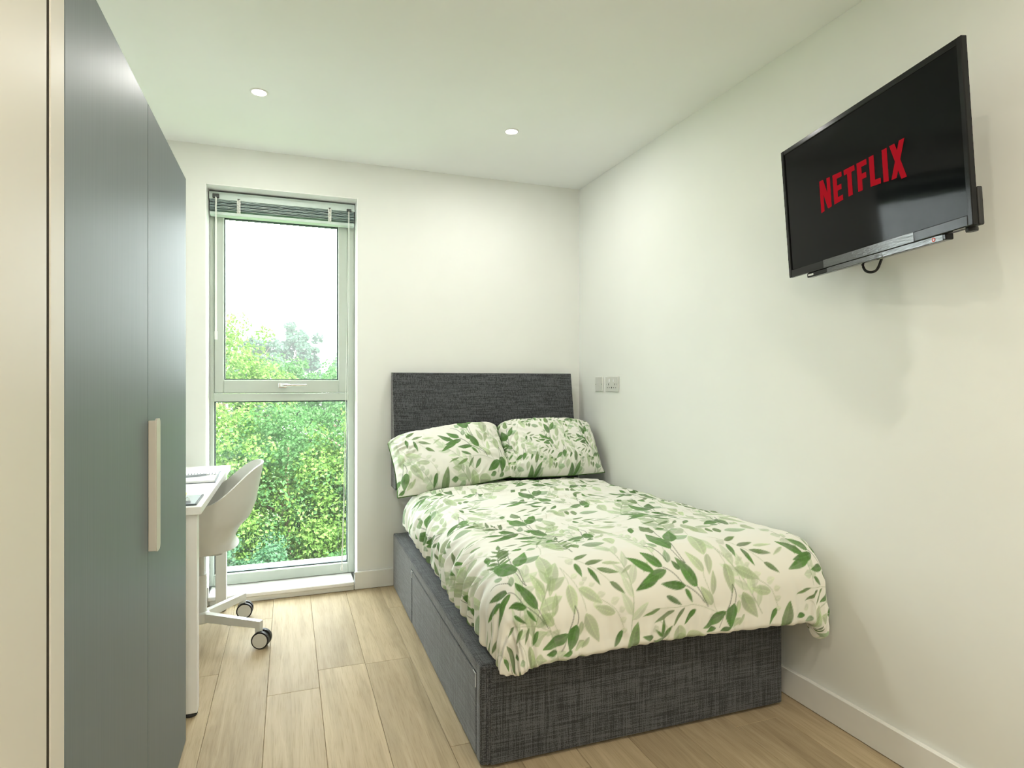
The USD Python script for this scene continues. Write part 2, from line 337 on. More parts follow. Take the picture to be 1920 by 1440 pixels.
lc = obj('lift_cord', [tube([(-1.424, by0-.008, 2.15), (-1.427, by0-.010, 1.6), (-1.436, by0-.02, 1.0), (-1.452, by0-.04, .5), (-1.468, by0-.06, .14)], .0016, 5),
    tube([(-1.428, by0-.008, 2.15), (-1.434, by0-.010, 1.6), (-1.446, by0-.02, 1.0), (-1.458, by0-.04, .5), (-1.470, by0-.06, .14)], .0016, 5)], 'cord_white', b1)
obj('cord_end', lathe([(0, 0), (.006, .004), (.007, .02), (.003, .04), (0, .042)], 12).apply_translation([-1.469, by0-.06, .100]), 'cord_white', lc)

# ================================================================== downlights
def downlight(x, y, label, group=None, power=1.0, col=(1, .98, .93)):
    t = thing('downlight', label, 'ceiling light', (x, y, H), 0, group)
    obj('trim_ring', lathe([(.029, -.0005), (.029, -.004), (.0325, -.0055), (.0355, -.004), (.0368, -.0005), (.029, -.0005)], 40), 'trim_white', t)
    obj('lens', lathe([(0, -.003), (.020, -.0028), (.0285, -.001), (.0285, -.0003), (0, -.0003)], 32), 'lens_lit', t)
    l = UsdLux.DiskLight.Define(stage, t+'/lamp'); l.CreateRadiusAttr(.026); l.CreateIntensityAttr(LAMP*power/(math.pi*.026**2)); l.CreateColorAttr(Gf.Vec3f(*col))
    UsdGeom.Xformable(l).AddTranslateOp().Set(Gf.Vec3d(0, 0, -.006))
downlight(-1.869, -.715, 'round recessed ceiling downlight nearest the grey wardrobe, lit', None, .75)
downlight(-.719, -.705, 'round recessed ceiling downlight above the head of the bed, lit', None, .75)
WARM = (1, .92, .78)
for x, sd in ((-1.87, 'wardrobe'), (-.72, 'television')):
    for y, row in ((-3.3, 'second'), (-4.8, 'third')): downlight(x, y, f'warm recessed downlight, {row} row from the window, {sd} side', 'downlights outside the picture', 1.2, WARM)

# ================================================================== wardrobe and the tall cabinet beside it
wr = thing('wardrobe', 'tall grey two-door wardrobe with cream end panel and long beige handle', 'wardrobe')
WXF = -2.06; WH = 1.812
obj('body', cbox(X0+.02, WXF-.0215, -2.455, -1.335, .012, WH-.003, .001), 'cream_panel', wr)
d1 = obj('door', cbox(WXF-.02, WXF, -2.461, -1.8975, .012, WH, .0012), 'door_grey', wr)
d2 = obj('door', cbox(WXF-.02, WXF, -1.8945, -1.3325, .012, WH, .0012), 'door_grey', wr)
obj('end_panel', cbox(X0+.02, WXF, -2.519, -2.463, .001, WH, .0015), 'cream_panel', wr, label='cream end panel')
obj('top_panel', cbox(X0+.02, WXF-.03, -2.462, -1.335, WH, WH+.001, 0), 'cream_panel', wr)
# handle: plate standing off the door edge, with a lip that has round ends
hz0, hz1 = .757, 1.072
lip = extrude(sg.box(0, 0, .046, hz1-hz0).buffer(-.014).buffer(.014, 8), .004)
v = lip.vertices.copy(); lip.vertices = np.c_[WXF+.0135+v[:, 2], -1.8935+v[:, 0], hz0+v[:, 1]]; lip.fix_normals()
obj('handle', [cbox(WXF+.0002, WXF+.0155, -1.8945, -1.8905, hz0+.004, hz1-.004, .001), lip, cbox(WXF+.0002, WXF+.003, -1.892, -1.86, hz0+.01, hz1-.01, .001)], 'handle_beige', d2)
tc = thing('tall_cabinet', 'plain cream tall cabinet cut off by the left edge of the picture', 'cabinet')
obj('body', cbox(X0+.02, WXF-.024, -3.10, -2.535, .001, WH, .001), 'dark_gap', tc)
obj('door', rbox(WXF-.022, WXF, -3.10, -2.5262, .012, WH, .009, 6), 'cream_panel', tc)
obj('seal', cbox(WXF-.05, WXF-.0016, -2.5257, -2.5193, .01, WH-.01, 0), 'dark_gap', tc, smooth=False)
obj('hinge_stop', cbox(WXF-.0015, WXF+.0006, -2.5262, -2.5215, .545, .562, .0004), 'black_rubber', tc)

# ================================================================== desk and what lies on it
dk = thing('desk', 'white desk with square legs between wardrobe and window', 'desk')
DX, DY0, DY1, DZ = -2.033, -1.195, -.05, .733
obj('desktop', cbox(X0+.02, DX, DY0, DY1, DZ-.027, DZ, .0012), 'desk_white', dk)
for xa in (X0+.03, DX-.065):
    for ya in (DY0+.026, DY1-.074):
        lg = obj('leg', cbox(xa, xa+.05, ya, ya+.048, .014, DZ-.0275, .002), 'desk_white', dk)
        obj('foot', lathe([(0, 0), (.022, 0), (.024, .004), (.02, .0145), (0, .0145)], 20).apply_translation([xa+.025, ya+.024, .0005]), 'black_rubber', lg)
obj('rail', [cbox(X0+.035, X0+.06, DY0+.075, DY1-.075, DZ-.09, DZ-.028, .002), cbox(X0+.08, DX-.066, DY0+.035, DY0+.06, DZ-.075, DZ-.028, .002), cbox(X0+.08, DX-.066, DY1-.06, DY1-.035, DZ-.075, DZ-.028, .002)], 'desk_white', dk)

nb = thing('notebook', 'open spiral-bound notebook lying at the window end of the desk', 'notebook', (-2.16, -.465, DZ+.0003), 2.0)
obj('cover', cbox(-.11, .11, -.185, .185, 0, .0025, .0006), 'cover_slate', nb)
def page(y0, y1, z0, z1, bow):
    n = 9; ys = np.linspace(y0, y1, n); zt = z1+bow*np.sin(np.linspace(0, np.pi, n))
    P = np.array([[(x, y, z) for y, z in zip(ys, zt)] for x in (-.105, .105)]); Q = P.copy(); Q[..., 2] = z0
    v = np.vstack([P.reshape(-1, 3), Q.reshape(-1, 3)]); m = 2*n; f = []
    for i in range(n-1):
        f += [(i, n+i, n+i+1), (i, n+i+1, i+1), (m+i, m+n+i+1, m+n+i), (m+i, m+i+1, m+n+i+1)]
        f += [(i, i+1, m+i+1), (i, m+i+1, m+i), (n+i, m+n+i+1, n+i+1), (n+i, m+n+i, m+n+i+1)]
    f += [(0, m, m+n), (0, m+n, n), (n-1, n+n-1, m+n+n-1), (n-1, m+n+n-1, m+n-1)]
    t = trimesh.Trimesh(v, f, process=False); t.fix_normals(); return t
obj('page_block', page(-.183, -.012, .0027, .010, .003), 'paper', nb); obj('page_block', page(.012, .183, .0027, .009, .002), 'paper', nb)
for k in range(17):
    a = np.linspace(0, 2*np.pi, 14); xx = -.096+.012*k
    obj('ring', tube(np.c_[np.full(14, xx), .017*np.cos(a), .0105+.0085*np.sin(a)], .0011, 5, False), 'pen_grey', nb)
pn = thing('pen', 'grey pen lying across the open notebook on the desk', 'pen')
pp0, pp1 = np.array([-2.235, -.585, DZ+.0195]), np.array([-2.095, -.525, DZ+.0195]); dd = (pp1-pp0)/np.linalg.norm(pp1-pp0)
obj('barrel', cyl(.0052, pp0, pp1, 14), 'pen_grey', pn)
tip = lathe([(.0052, 0), (.0012, .016), (0, .019)], 14); al = trimesh.geometry.align_vectors([0, 0, 1], dd); tip.apply_transform(al); tip.apply_translation(pp1)
obj('tip', tip, 'steel', pn)
fo = thing('document_wallet', 'pale blue document wallet at the near corner of the desk', 'folder', (-2.055, -1.165, DZ+.0003))
obj('sleeve', cbox(-.22, 0, 0, .198, 0, .004, .0008), 'clear_blue', fo)
obj('edge_strip', [cbox(-.003, .0035, 0, .2, 0, .005, .0008), cbox(-.22, .0035, -.003, .002, 0, .006, .0008)], 'cover_slate', fo)
bc = thing('binder_clip', 'small grey binder clip standing on the blue wallet', 'clip', (-2.083, -1.135, DZ+.0046))
obj('clip_body', hull([(-.010, -.005, 0), (.010, -.005, 0), (-.010, .005, 0), (.010, .005, 0), (-.010, -.001, .008), (.010, -.001, .008), (-.010, .001, .008), (.010, .001, .008)]), 'pen_grey', bc, smooth=False)
obj('clip_handle', tube([(-.006, .001, .0075), (-.005, .002, .017), (0, .003, .021), (.005, .002, .017), (.006, .001, .0075)], .0011, 6), 'steel', bc)
hl = thing('highlighter', 'yellow highlighter pen on the blue wallet beside the wardrobe', 'pen')
obj('barrel', cyl(.0075, (-2.108, -1.12, DZ+.0125), (-2.112, -1.02, DZ+.0125), 14), 'yellow_plastic', hl)
obj('cap', cyl(.0082, (-2.112, -1.0198, DZ+.0131), (-2.114, -.985, DZ+.0131), 14), 'yellow_plastic', hl)

# ================================================================== chair
ch = thing('desk_chair', 'pale grey tub chair on castors tucked under the desk', 'chair', (-2.12, -.48, 0), 4.0)
def shell(thick=0.0):
    n, m = 65, 25
    P = np.zeros((m, n, 3))
    for j in range(n):
        u = j/(n-1)*2-1                                            # -1 near arm, 0 back, +1 far arm
        arm = max(0, (abs(u)-.62)/.38); th = np.pi/2*min(1, abs(u)/.62)
        for i in range(m):
            w = i/(m-1)
            back = max(0, math.cos(th))**1.1
            zr = .645+.15*(3*back**2-2*back**3)-.012*arm
            z = .432+(zr-.432)*w
            q = (z-.432)/.36
            # how far the shell stands out: steps in under the back, fuller at the sides
            rb = np.interp(z, [.43, .445, .47, .52, .56, .62, .80], [.158, .146, .140, .165, .205, .228, .262])
            rs = np.interp(z, [.43, .445, .50, .56, .65, .80], [.205, .212, .232, .246, .256, .262])
            rb -= thick; rs -= thick
            P[i, j] = (rb*math.cos(th)**.85-arm*.24 if math.cos(th) > 1e-9 else -arm*.24, math.copysign(rs*math.sin(th)**.85*(1-.05*arm), u), z)
    return P
def closed(Po, Pi):
    m, n = Po.shape[:2]
    vo, fo_ = grid_mesh(Po); vi, fi = grid_mesh(Pi, True); N = m*n; f = [fo_, fi+N]
    idx = np.arange(N).reshape(m, n)
    loop = np.r_[idx[0, :], idx[1:, -1], idx[-1, ::-1][1:], idx[::-1, 0][1:]]
    a, b = loop[:-1], loop[1:]
    f += [np.c_[b, a, a+N], np.c_[b, a+N, b+N]]
    t = trimesh.Trimesh(np.vstack([vo, vi]), np.vstack(f), process=False); t.fix_normals(); return t
obj('shell', closed(shell(), shell(.009)), 'chair_plastic', ch, smooth=50)
seat_poly = sg.Polygon([(-.235, -.198), (0, -.205), (.07, -.18), (.125, -.10), (.138, 0), (.125, .10), (.07, .18), (0, .205), (-.235, .198)]).buffer(.012).buffer(-.02)
st = extrude(seat_poly, .035); st.apply_translation([0, 0, .428]); obj('seat', st, 'chair_plastic', ch, smooth=40)
obj('column', [cyl(.024, (0, 0, .10), (0, 0, .30)), cyl(.016, (0, 0, .29), (0, 0, .40))], 'chair_metal', ch)
obj('seat_plate', rbox(-.09, .09, -.09, .09, .398, .428, .008), 'chair_metal', ch)
obj('hub', lathe([(0, .085), (.03, .085), (.036, .092), (.036, .128), (.028, .135), (0, .135)], 28), 'chair_metal', ch)
wheel_dir = [340, 352, 300, 20]
for k, a in enumerate((-36, 54, 144, 234)):
    ca, sa = math.cos(math.radians(a)), math.sin(math.radians(a)); Rk = np.array([[ca, -sa, 0], [sa, ca, 0], [0, 0, 1]])
    bar = hull([(r, s*w, z) for r, w, z0, z1 in ((.02, .015, .092, .130), (.303, .0125, .086, .116)) for s in (-1, 1) for z in (z0, z1)])
    lg = obj('leg', [moved(bar, Rk), moved(cbox(.279, .303, -.0125, .0125, .062, .090, .002), Rk)], 'chair_metal', ch)
    cx, cy = .291*ca, .291*sa; A = math.radians(wheel_dir[k]-90); ax = np.array([math.cos(A), math.sin(A), 0]); tr = np.array([-ax[1], ax[0], 0])*.012
    ctr = np.array([cx, cy, .0375])+tr
    castor = obj('castor', [cyl(.005, (cx, cy, .03), (cx, cy, .07), 10), cyl(.026, ctr-ax*.006, ctr+ax*.006, 24)], 'chair_metal', ch)
    for s in (-1, 1):
        obj('tyre', cyl(.037, ctr+ax*s*.009, ctr+ax*s*.026, 32), 'black_rubber', castor)
        obj('wheel_cap', cyl(.031, ctr+ax*s*.0262, ctr+ax*s*.0285, 32), 'chair_plastic', castor)

# ================================================================== bed
BR = math.radians(-.6); bd = thing('divan_bed', 'small double divan bed in charcoal linen with slanted headboard', 'bed', (-1.214, -1.79, 0), -.6)
BW, BL, BH = 1.127, 1.73, .312
dy0, dy1, dz = .052, 1.145, .268              # drawer front, from the foot
obj('base', [rbox(.012, BW, 0, BL, .012, BH, .011), rbox(.0, .03, 0.001, dy0-.002, .012, BH, .009), rbox(.0, .03, dy1+.002, BL, .012, BH, .009), rbox(.0, .03, dy0-.012, dy1+.012, dz+.002, BH, .009)], 'linen_charcoal', bd, smooth=40)
dr = obj('drawer', rbox(.0015, .04, dy0, dy1, .014, dz, .006), 'linen_charcoal', bd, smooth=40)
obj('drawer_trim', [cbox(-.0012, .001, dy0-.0012, dy0+.0012, dz-.042, dz+.0004, 0), cbox(-.0012, .001, dy0-.0012, dy0+.03, dz-.0012, dz+.0012, 0)], 'zip_white', dr, label='white corner trim of the drawer', smooth=False)
obj('drawer_trim', [cbox(-.0012, .001, dy1-.0012, dy1+.0012, dz-.035, dz+.0004, 0), cbox(-.0012, .001, dy1-.02, dy1+.0012, dz-.0012, dz+.0012, 0)], 'zip_white', dr, label='white corner trim of the drawer', smooth=False)
obj('corner_seam', [cyl(.0035, (.022, .0005, .016), (.022, .0005, BH-.006), 8)], 'linen_charcoal', bd)
obj('foot_panel', rbox(.030, BW-.002, -.006, .012, .012, BH-.003, .006), 'linen_charcoal', bd, smooth=40)
for x in (.08, BW-.08):
    for y in (.08, BL-.08): obj('glide', lathe([(0, 0), (.02, 0), (.024, .003), (.024, .013), (0, .013)], 18).apply_translation([x, y, .0006]), 'black_rubber', bd)
hb = sg.Polygon([(-.016, 1.219), (-.064, 1.219), (-.070, 1.214), (-.172, .578), (-.165, .571), (-.016, .571)])
hbm = extrude(hb.buffer(-.004).buffer(.004, 4), 1.108); v = hbm.vertices.copy(); hbm.vertices = np.c_[-1.2005+v[:, 2], v[:, 0], v[:, 1]]; hbm.fix_normals()
# the bed is turned a little: undo that turn for the headboard, which stands square to the wall
cb, sb = math.cos(-BR), math.sin(-BR); Rb = np.array([[cb, -sb, 0], [sb, cb, 0], [0, 0, 1]])
hbm.vertices = (hbm.vertices-np.array([-1.214, -1.79, 0]))@Rb.T
obj('headboard', hbm, 'linen_charcoal', bd, smooth=40)
st = [cbox(x-.03, x+.03, 1.745, 1.762, .05, .60, .002) for x in (.30, .85)]
obj('headboard_strut', st[0], 'black_matt', bd); obj('headboard_strut', st[1], 'black_matt', bd)
mt = thing('mattress', 'white mattress on the divan under the leaf duvet', 'mattress')
obj('body', rbox(-1.135, -.11, -1.765, -.19, .314, .50, .03, 5), 'mattress_white', mt, smooth=50)
obj('border_tape', [cbox(-1.1365, -1.1345, -1.73, -.22, .33, .34, .0005), cbox(-1.1365, -1.1345, -1.73, -.22, .47, .48, .0005)], 'zip_white', mt)

# ---- the leaf print: drawn on a cloth-coordinate grid (metres), colour only
IVORY = np.array((.85, .85, .785))
class Print:
    def __init__(s, u0, u1, v0, v1, step, seed):
        s.u = np.arange(u0, u1+step/2, step); s.v = np.arange(v0, v1+step/2, step)
        s.c = np.tile(IVORY, (len(s.v), len(s.u), 1)); s.step = step; s.r = random.Random(seed)
        U, V = np.meshgrid(s.u, s.v); s.tex = meshkit.fbm(np.stack([U*45, V*45, U*0], -1), 3, seed)
    def win(s, x0, x1, y0, y1):
        i0, i1 = np.searchsorted(s.u, [x0, x1]); j0, j1 = np.searchsorted(s.v, [y0, y1])
        return i0, i1, j0, j1
    def leaf(s, x, y, ang, L, W, col, alpha, bend=0.0, sharp=1.0):
        i0, i1, j0, j1 = s.win(x-L*1.1, x+L*1.1, y-L*1.1, y+L*1.1)
        if i1 <= i0 or j1 <= j0: return
        U, V = np.meshgrid(s.u[i0:i1]-x, s.v[j0:j1]-y); ca, sa = math.cos(ang), math.sin(ang)
        a = U*ca+V*sa; b = -U*sa+V*ca
        l = a/L; b = b-bend*L*(l*l)                               # a slight curve along the leaf
        lc_ = np.clip(l, 0, 1)
        w = W*np.sin(np.pi*lc_**.82)**(.85*sharp)*(1-.25*lc_)*1.12
        inside = np.clip((w-np.abs(b))/(s.step*.8)+.5, 0, 1)*(l > 0)*(l < 1)
        side = np.where(b > 0, 1.0, 0.0); q = np.abs(b)/np.maximum(w, 1e-6)
        tone = .86+.30*(s.tex[j0:j1, i0:i1]-.5)*2+.16*side+.18*q*q+.12*(lc_-.5)
        vein = np.exp(-(b/(.0011+.02*W))**2)*.35*(W > .008)
        rib = .06*np.sin(2*np.pi*(l*9-np.abs(b)/W*1.2))*(W > .012)
        c = np.asarray(col)[None, None]*(tone+vein+rib)[..., None]
        al = (inside*alpha*(.82+.36*(s.tex[j0:j1, i0:i1])))[..., None].clip(0, 1)
        s.c[j0:j1, i0:i1] = s.c[j0:j1, i0:i1]*(1-al)+np.clip(c, 0, 1)*al
    def stroke(s, pts, w, col, alpha):
        for (xa, ya), (xb, yb) in zip(pts, pts[1:]):
            i0, i1, j0, j1 = s.win(min(xa, xb)-.006, max(xa, xb)+.006, min(ya, yb)-.006, max(ya, yb)+.006)
            if i1 <= i0 or j1 <= j0: continue
            U, V = np.meshgrid(s.u[i0:i1], s.v[j0:j1]); dx, dy = xb-xa, yb-ya; q = np.clip(((U-xa)*dx+(V-ya)*dy)/(dx*dx+dy*dy+1e-12), 0, 1)
            d = np.hypot(U-xa-q*dx, V-ya-q*dy); al = (np.clip((w-d)/s.step+.5, 0, 1)*alpha)[..., None]
            s.c[j0:j1, i0:i1] = s.c[j0:j1, i0:i1]*(1-al)+np.asarray(col)*al
    def sprig(s, x, y, ang, kind, k=1.0):
        r = s.r
        KIND = {  # leaf length, half width, colour, alpha, pairs, spacing, opening angle
            'dark': (.085, .0185, (.085, .185, .050), .97, 4, .050, .75), 'sage': (.085, .020, (.30, .42, .21), .62, 4, .055, .7),
            'willow': (.062, .0075, (.10, .19, .055), .93, 6, .028, .8), 'mist': (.075, .0135, (.38, .50, .30), .5, 5, .045, .65),
            'round': (.036, .0155, (.36, .47, .29), .5, 6, .032, 1.1), 'deep': (.095, .024, (.065, .16, .038), .98, 3, .058, .8)}
        L, W, col, al, n, sp, op = KIND[kind]
        L, W, sp = L*k, W*k, sp*k; curve = r.uniform(-.35, .35); pts = [(x, y)]; a = ang
        dark = tuple(q*.75 for q in col)
        step = sp/3
        for q in range(n*3):
            a += curve/(n*3); pts.append((pts[-1][0]+step*math.cos(a), pts[-1][1]+step*math.sin(a)))
        s.stroke(pts, .0011*k+.0004, dark, min(1, al+.05))
        f_ = r.uniform(.88, 1.2); col_ = tuple(q*f_ for q in col)
        for q in range(n):
            px, py = pts[3*q+2]; an = ang+curve*(q/n)
            for sd in (-1, 1):
                if r.random() < .12: continue
                f = r.uniform(.75, 1.12)*(1-.25*q/n)
                f_ = r.uniform(.88, 1.15); cc = tuple(t*f_ for t in col_)
                jx, jy = pts[min(len(pts)-1, 3*q+2+(1 if sd > 0 else 0))]
                s.leaf(jx, jy, an+sd*op*r.uniform(.75, 1.15), L*f, W*f*r.uniform(.85, 1.1), cc, al, r.uniform(-.12, .12))
        s.leaf(*pts[-1], a+r.uniform(-.2, .2), L, W, col_, al, r.uniform(-.1, .1))

# one repeat of the print: leaves (base, tip, half width, tone) and stems, in metres of cloth
TILE_LEAVES = [
    (0.489,-0.045,0.472,0.083,0.0283,'D'), (0.427,-0.102,0.374,-0.047,0.0154,'D'), (0.586,0.136,0.549,0.138,0.0327,'D'), (0.516,-0.009,0.576,0.102,0.0211,'D'), 
    (0.534,0.009,0.608,0.048,0.0439,'M'), (0.436,-0.114,0.341,-0.132,0.0133,'D'), (0.527,-0.168,0.476,-0.082,0.0185,'D'), (0.481,-0.118,0.466,-0.086,0.0185,'D'), 
    (0.488,-0.161,0.403,-0.155,0.0116,'D'), (0.484,-0.169,0.513,-0.208,0.0073,'D'), (0.417,-0.182,0.471,-0.21,0.0074,'D'), (0.394,-0.214,0.335,-0.229,0.0056,'W'), 
    (0.444,-0.225,0.375,-0.259,0.0074,'W'), (0.479,-0.221,0.437,-0.273,0.0056,'W'), (0.52,-0.231,0.479,-0.274,0.0091,'D'), (0.626,-0.253,0.548,-0.298,0.0167,'D'), 
    (0.653,-0.229,0.635,-0.309,0.0197,'D'), (0.586,-0.08,0.604,0.034,0.0226,'S'), (0.56,-0.132,0.534,-0.06,0.0146,'S'), (0.6,-0.079,0.572,-0.14,0.0114,'S'), 
    (0.577,-0.195,0.597,-0.131,0.0098,'S'), (0.577,-0.223,0.537,-0.169,0.0143,'S'), (0.642,-0.115,0.644,-0.199,0.0163,'S'), (0.67,-0.13,0.746,-0.171,0.0151,'S'), 
    (0.784,-0.208,0.71,-0.188,0.0134,'S'), (0.682,-0.199,0.732,-0.291,0.0185,'S'), (0.696,-0.033,0.752,-0.013,0.0082,'W'), (0.721,-0.059,0.785,-0.049,0.0079,'W'), 
    (0.69,-0.049,0.69,-0.099,0.009,'D'), (0.724,-0.072,0.74,-0.132,0.008,'D'), (0.751,-0.08,0.82,-0.104,0.0084,'W'), (0.779,-0.123,0.825,-0.155,0.0082,'W'), (0.777,-0.064,0.843,-0.07,0.0055,'S'), 
    (0.873,-0.084,0.824,-0.105,0.0044,'S'), (0.45,-0.031,0.43,0.002,0.0255,'M'), (0.45,-0.091,0.47,-0.049,0.0136,'M'), (0.356,-0.11,0.386,-0.079,0.007,'S'), 
    (0.941,-0.112,0.862,-0.062,0.0138,'D'), (0.953,-0.127,0.86,-0.154,0.0132,'D'), (0.671,-0.221,0.67,-0.266,0.0077,'S'), (0.681,-0.281,0.649,-0.307,0.0111,'S'), 
    (0.393,-0.274,0.371,-0.284,0.0121,'E'), (0.508,0.09,0.526,0.194,0.0198,'W'), (0.629,0.123,0.59,0.112,0.0411,'M'), (0.684,0.14,0.688,0.038,0.023,'S'), (0.676,0.165,0.681,0.074,0.0208,'S'), 
    (0.705,0.127,0.771,0.113,0.0223,'S'), (0.725,0.098,0.724,0.059,0.0093,'W'), (0.756,0.094,0.746,0.044,0.0149,'W'), (0.773,0.062,0.856,0.052,0.0231,'M'), (0.889,0.113,0.882,0.037,0.0291,'S'), 
    (0.656,-0.096,0.684,-0.088,0.0079,'E'), (0.663,-0.043,0.693,-0.031,0.0126,'E'), (0.688,-0.109,0.71,-0.103,0.0062,'E'), (0.706,-0.127,0.729,-0.121,0.0062,'E'), 
    (0.726,-0.157,0.756,-0.149,0.0088,'E'), (0.708,-0.18,0.74,-0.172,0.0104,'E'), (0.77,-0.179,0.802,-0.171,0.0105,'E'), (0.797,-0.203,0.818,-0.196,0.0093,'E'), 
    (0.804,-0.237,0.824,-0.228,0.0101,'E'), (0.809,-0.272,0.825,-0.263,0.0085,'E'), (0.675,-0.12,0.695,-0.114,0.0062,'E'), (0.264,-0.266,0.24,-0.319,0.0103,'D'), 
    (0.046,-0.304,0.01,-0.31,0.0094,'D'), (0.094,-0.308,0.063,-0.319,0.012,'D'), (0.148,-0.27,0.128,-0.307,0.0061,'S'), ]
TILE_STEMS = [
    ('D',[(0.509,-0.016),(0.504,-0.06),(0.51,-0.098)]), ('D',[(0.489,-0.045),(0.498,-0.083),(0.51,-0.099)]), ('D',[(0.528,0.121),(0.515,0.062),(0.504,0.002)]), 
    ('D',[(0.405,-0.024),(0.428,-0.031),(0.443,-0.058),(0.451,-0.089)]), ('D',[(0.427,-0.103),(0.452,-0.121),(0.477,-0.152)]), ('D',[(0.527,-0.167),(0.544,-0.195),(0.561,-0.227)]), 
    ('D',[(0.488,-0.161),(0.52,-0.182),(0.549,-0.213)]), ('D',[(0.648,-0.174),(0.659,-0.201),(0.657,-0.23)]), ('D',[(0.648,-0.174),(0.638,-0.223),(0.627,-0.253)]), 
    ('S',[(0.365,-0.213),(0.48,-0.217),(0.529,-0.22),(0.597,-0.253)]), ('S',[(0.56,-0.132),(0.563,-0.169),(0.597,-0.253)]), ('S',[(0.636,-0.056),(0.643,-0.112)]), 
    ('S',[(0.636,-0.056),(0.668,-0.13),(0.684,-0.192)]), ('S',[(0.658,-0),(0.719,-0.055),(0.779,-0.121)]), ('S',[(0.737,-0.167),(0.768,-0.185),(0.793,-0.209),(0.816,-0.26)]), 
    ('D',[(0.621,-0.271),(0.607,-0.303)]), ('S',[(0.616,0.045),(0.642,0.136),(0.607,0.184)]), ('S',[(0.491,0.031),(0.45,-0.084)]), ]
TONES = {'D': ((.095, .205, .056), .95), 'W': ((.135, .225, .078), .90), 'M': ((.24, .37, .20), .80), 'S': ((.36, .47, .25), .72), 'E': ((.44, .53, .34), .42)}
def repeat_print(pr, k=1.0, at=(0, 0), px=.548, py=.44, shift=.21, seed=1):
    r = random.Random(seed)
    offs = [(at[0]+k*(i*px+j*shift), at[1]+k*j*py) for j in range(-3, 6) for i in range(-8, 8)]
    offs = [o for o in offs if pr.u[0]-k < o[0] < pr.u[-1]+k*.2 and pr.v[0]-k*.4 < o[1] < pr.v[-1]+k*.5]
    for tones in ('E', 'S', 'M', 'WD'):
        for ox, oy in offs:
            for t, pts in TILE_STEMS:
                if (t == 'S') == (tones == 'S') and tones in ('S', 'WD'):
                    pts = np.array(pts); n = len(pts)
                    if n > 2: pts = __import__('scipy.interpolate', fromlist=['x']).make_interp_spline(np.arange(n), pts, k=min(2, n-1))(np.linspace(0, n-1, 4*n))
                    pr.stroke([(ox+k*x, oy+k*y) for x, y in pts], (.0009 if t == 'D' else .0007)*k+.0003, (.07, .10, .06) if t == 'D' else (.36, .44, .27), .85 if t == 'D' else .6)
            for bx, by, tx, ty, W, t in TILE_LEAVES:
                if t not in tones: continue
                Lf = math.hypot(tx-bx, ty-by); col, al = TONES[t]; g = r.uniform(.85, 1.2)
                pr.leaf(ox+k*bx, oy+k*by, math.atan2(ty-by, tx-bx), max(Lf, .02)*k, min(max(W, Lf*.09), Lf*(.25 if t != 'E' else .5))*k*1.05, tuple(c*g for c in col), al, r.uniform(-.10, .10))

